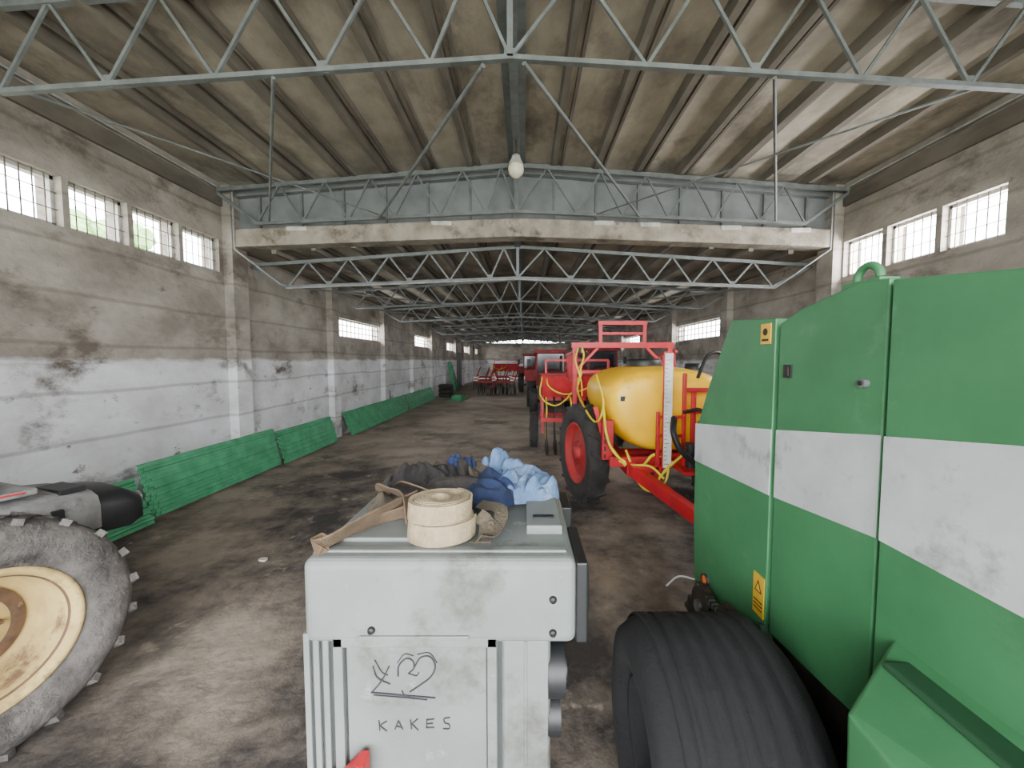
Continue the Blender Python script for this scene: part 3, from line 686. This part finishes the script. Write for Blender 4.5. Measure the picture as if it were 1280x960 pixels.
def tractor(x,y,s,body,name):
    b=B(); b.T=Matrix.Translation((x,y,0))@Matrix.Scale(s,4)
    for sg in (-1,1):
        wheel(b,(sg*.82,1.6,.8),(sg,0,0),.8,.42,.42,'tyre_dark','rim_red',24,36)
        wheel(b,(sg*.78,-.75,.5),(sg,0,0),.5,.32,.28,'tyre_dark','rim_red',18,32)
        b.bb(sg*.85-.26,sg*.85+.26,1.0,2.3,1.62,1.68,body); b.bb(sg*.85-.26,sg*.85+.26,.82,1.05,1.2,1.66,body)
    b.bar((-.78,-.75,.5),(.78,-.75,.5),.12,.12,'metal_dark')
    b.bb(-.3,.3,-1.0,2.0,.55,.95,'metal_dark')
    b.prism([(-1.25,.9),(-1.25,1.45),(-1.05,1.58),(.7,1.72),(.7,.9)],'x',-.38,.38,body)
    b.bb(-.32,.32,-1.27,-1.24,.95,1.40,'plastic_black')
    for sg in (-1,1): b.bb(sg*.2-.09,sg*.2+.09,-1.29,-1.26,1.25,1.36,'gauge_white')
    b.bb(-.35,.35,-1.45,-1.25,.55,.8,'metal_dark')
    b.bb(-.62,.62,.75,1.95,1.0,1.55,body); b.bb(-.60,.60,.78,1.92,1.55,2.38,'glass_dark')
    for sx in (-.62,.62):
        for yy in (.76,1.94): b.bar((sx,yy,1.5),(sx*.95,yy,2.42),.07,.07,body)
    b.bb(-.70,.70,.6,2.05,2.40,2.56,body)
    b.tube((.45,.5,1.6),(.45,.5,2.3),.04,'metal_dark',10)
    for sg in (-1,1): b.bar((sg*.65,.75,1.9),(sg*.95,.7,2.0),.03,.03,'metal_dark'); b.bb(sg*.95-.07,sg*.95+.07,.68,.71,1.85,2.15,'plastic_black')
    b.build(name,bevel=.01)
tractor(1.15,16.5,1.0,'red_dusty','red_tractor')
tractor(3.6,17.5,1.05,'red_dusty','red_tractor')
tractor(.6,27,1.0,'red_dusty','red_tractor')
tractor(4.0,24,1.0,'red_dusty','red_tractor')
def harrow(x0,x1,y,name,col='red_paint'):
    b=B()
    for yy in (y,y+1.1): b.bar((x0,yy,.8),(x1,yy,.8),.12,.12,col)
    for t in (0,.33,.66,1): x=x0+(x1-x0)*t; b.bar((x,y,.8),(x,y+1.1,.8),.1,.1,col)
    b.bar(((x0+x1)/2,y,.85),((x0+x1)/2,y-1.4,.5),.12,.12,col); b.bar(((x0+x1)/2-.3,y,.8),((x0+x1)/2,y+.4,1.5),.08,.08,col); b.bar(((x0+x1)/2+.3,y,.8),((x0+x1)/2,y+.4,1.5),.08,.08,col)
    n=int((x1-x0)/.22)
    for i in range(n+1):
        x=x0+(x1-x0)*i/n
        for yy in (y-.1,y+1.0):
            b.bar((x,yy+.1,.78),(x,yy,.3),.04,.06,'metal_dark'); b.lathe([(0,.001),(.03,.14),(.05,.26),(.04,.26),(.02,.14)],(x,yy,.26),(1,.25,0),'metal_light' if i%3==0 else 'metal_dark',20)
    for t in (.05,.5,.95): x=x0+(x1-x0)*t; b.bb(x-.12,x+.12,y-.10,y-.07,.86,1.1,'gauge_white'); b.bb(x-.12,x+.12,y-.12,y-.10,.94,1.02,col)
    for t in (0,.25,.75,1):
        x=x0+(x1-x0)*t; b.bar((x,y+.5,.8),(x+.3,y+.5,1.6),.07,.07,col)
    b.build(name,bevel=.005)
harrow(-3.0,-.6,24,'disc_harrow','red_dusty'); harrow(-3.6,-.9,30,'disc_harrow','red_dusty')
drill(-2.6,-.4,34,'seed_drill')
b=B()
for i in range(3): wheel(b,(-4.5,23.0,.12+.24*i),(0,0,1),.42,.23,.22,'tyre_dark','metal_dark',0,28)
b.build('tyre_stack')
b=B()
for i in range(4): b.bar((-4.65+.02*i,26.7+.3*i,0.0),(-4.98,26.7+.3*i,2.0-.2*i),.28,.03,'plastic_black' if i%2 else 'sheet_green')
b.build('leaning_boards')
b=B(); b.prism([(-4.0,20.5),(-3.2,20.3),(-3.0,21.8),(-3.9,22.2)],'z',.005,.05,'sheet_green'); b.prism([(-3.8,20.9),(-3.3,20.8),(-3.2,21.4),(-3.7,21.5)],'z',.05,.25,'sheet_green'); b.build('folded_tarpaulin')
b=B(); b.bb(-5.17,-5.12,30.4,32.8,0,2.7,'metal_dark'); b.bb(-5.12,-5.10,30.5,31.55,.1,2.6,'plastic_black'); b.bb(-5.12,-5.10,31.65,32.7,.1,2.6,'plastic_black'); b.build('door_1')
b=B(); n=7; pts=[(-2.75+.04*(1+.4*random.random())*math.cos(2*math.pi*k2/n),4.1+.03*(1+.5*random.random())*math.sin(2*math.pi*k2/n)) for k2 in range(n)]
b.prism(pts,'z',-.005,.012,'gauge_white'); b.build('scrap_paper')

# ---------------- LIGHT ----------------
w=bpy.data.worlds.new('sky'); bpy.context.scene.world=w; w.use_nodes=True
bg=w.node_tree.nodes['Background']; bg.inputs['Color'].default_value=(.93,.965,1,1); bg.inputs['Strength'].default_value=20.0
def area(name,loc,rot,sx,sy,e,col=(1,1,1)):
    l=bpy.data.lights.new(name,'AREA'); l.shape='RECTANGLE'; l.size=sx; l.size_y=sy; l.energy=e; l.color=col
    o=bpy.data.objects.new(name,l); o.location=loc; o.rotation_euler=rot; bpy.context.scene.collection.objects.link(o)
area('doorway_fill_lamp',(.15,YB-.4,2.5),(math.radians(90),0,0),8.8,4.6,260,(1,1,1))  # added fill lamp behind the camera, filling the opening in the end wall
area('ceiling_fill_lamp',(.15,YB-2.2,-.02),(math.radians(150),0,0),9,3.5,600,(1,.99,.97))  # added lamp low outside, aimed up and forward to brighten the ceiling
for i,(y0,y1,z0,z1) in enumerate(BW):
    for sg,xw in ((1,XL),(-1,XR)):
        area('daylight_window',(xw-sg*.24,(y0+y1)/2,(z0+z1)/2),(0,math.radians(-90*sg),0),z1-z0,y1-y0,130,(.97,.98,1))
for (y0,y1,z0,z1) in RW:
    area('daylight_window',(XR+.24,(y0+y1)/2,(z0+z1)/2),(0,math.radians(90),0),z1-z0,y1-y0,100,(1,1,1))

# ---------------- CAMERA ----------------
cam=bpy.data.cameras.new('camera'); co=bpy.data.objects.new('camera',cam); bpy.context.scene.collection.objects.link(co)
cam.sensor_width=36; cam.lens=14.06; cam.clip_start=.02; cam.clip_end=300
cam.shift_x=-15/1280
co.location=(0,0,H); co.rotation_euler=(math.radians(90-3.4),0,0)
bpy.context.scene.camera=co
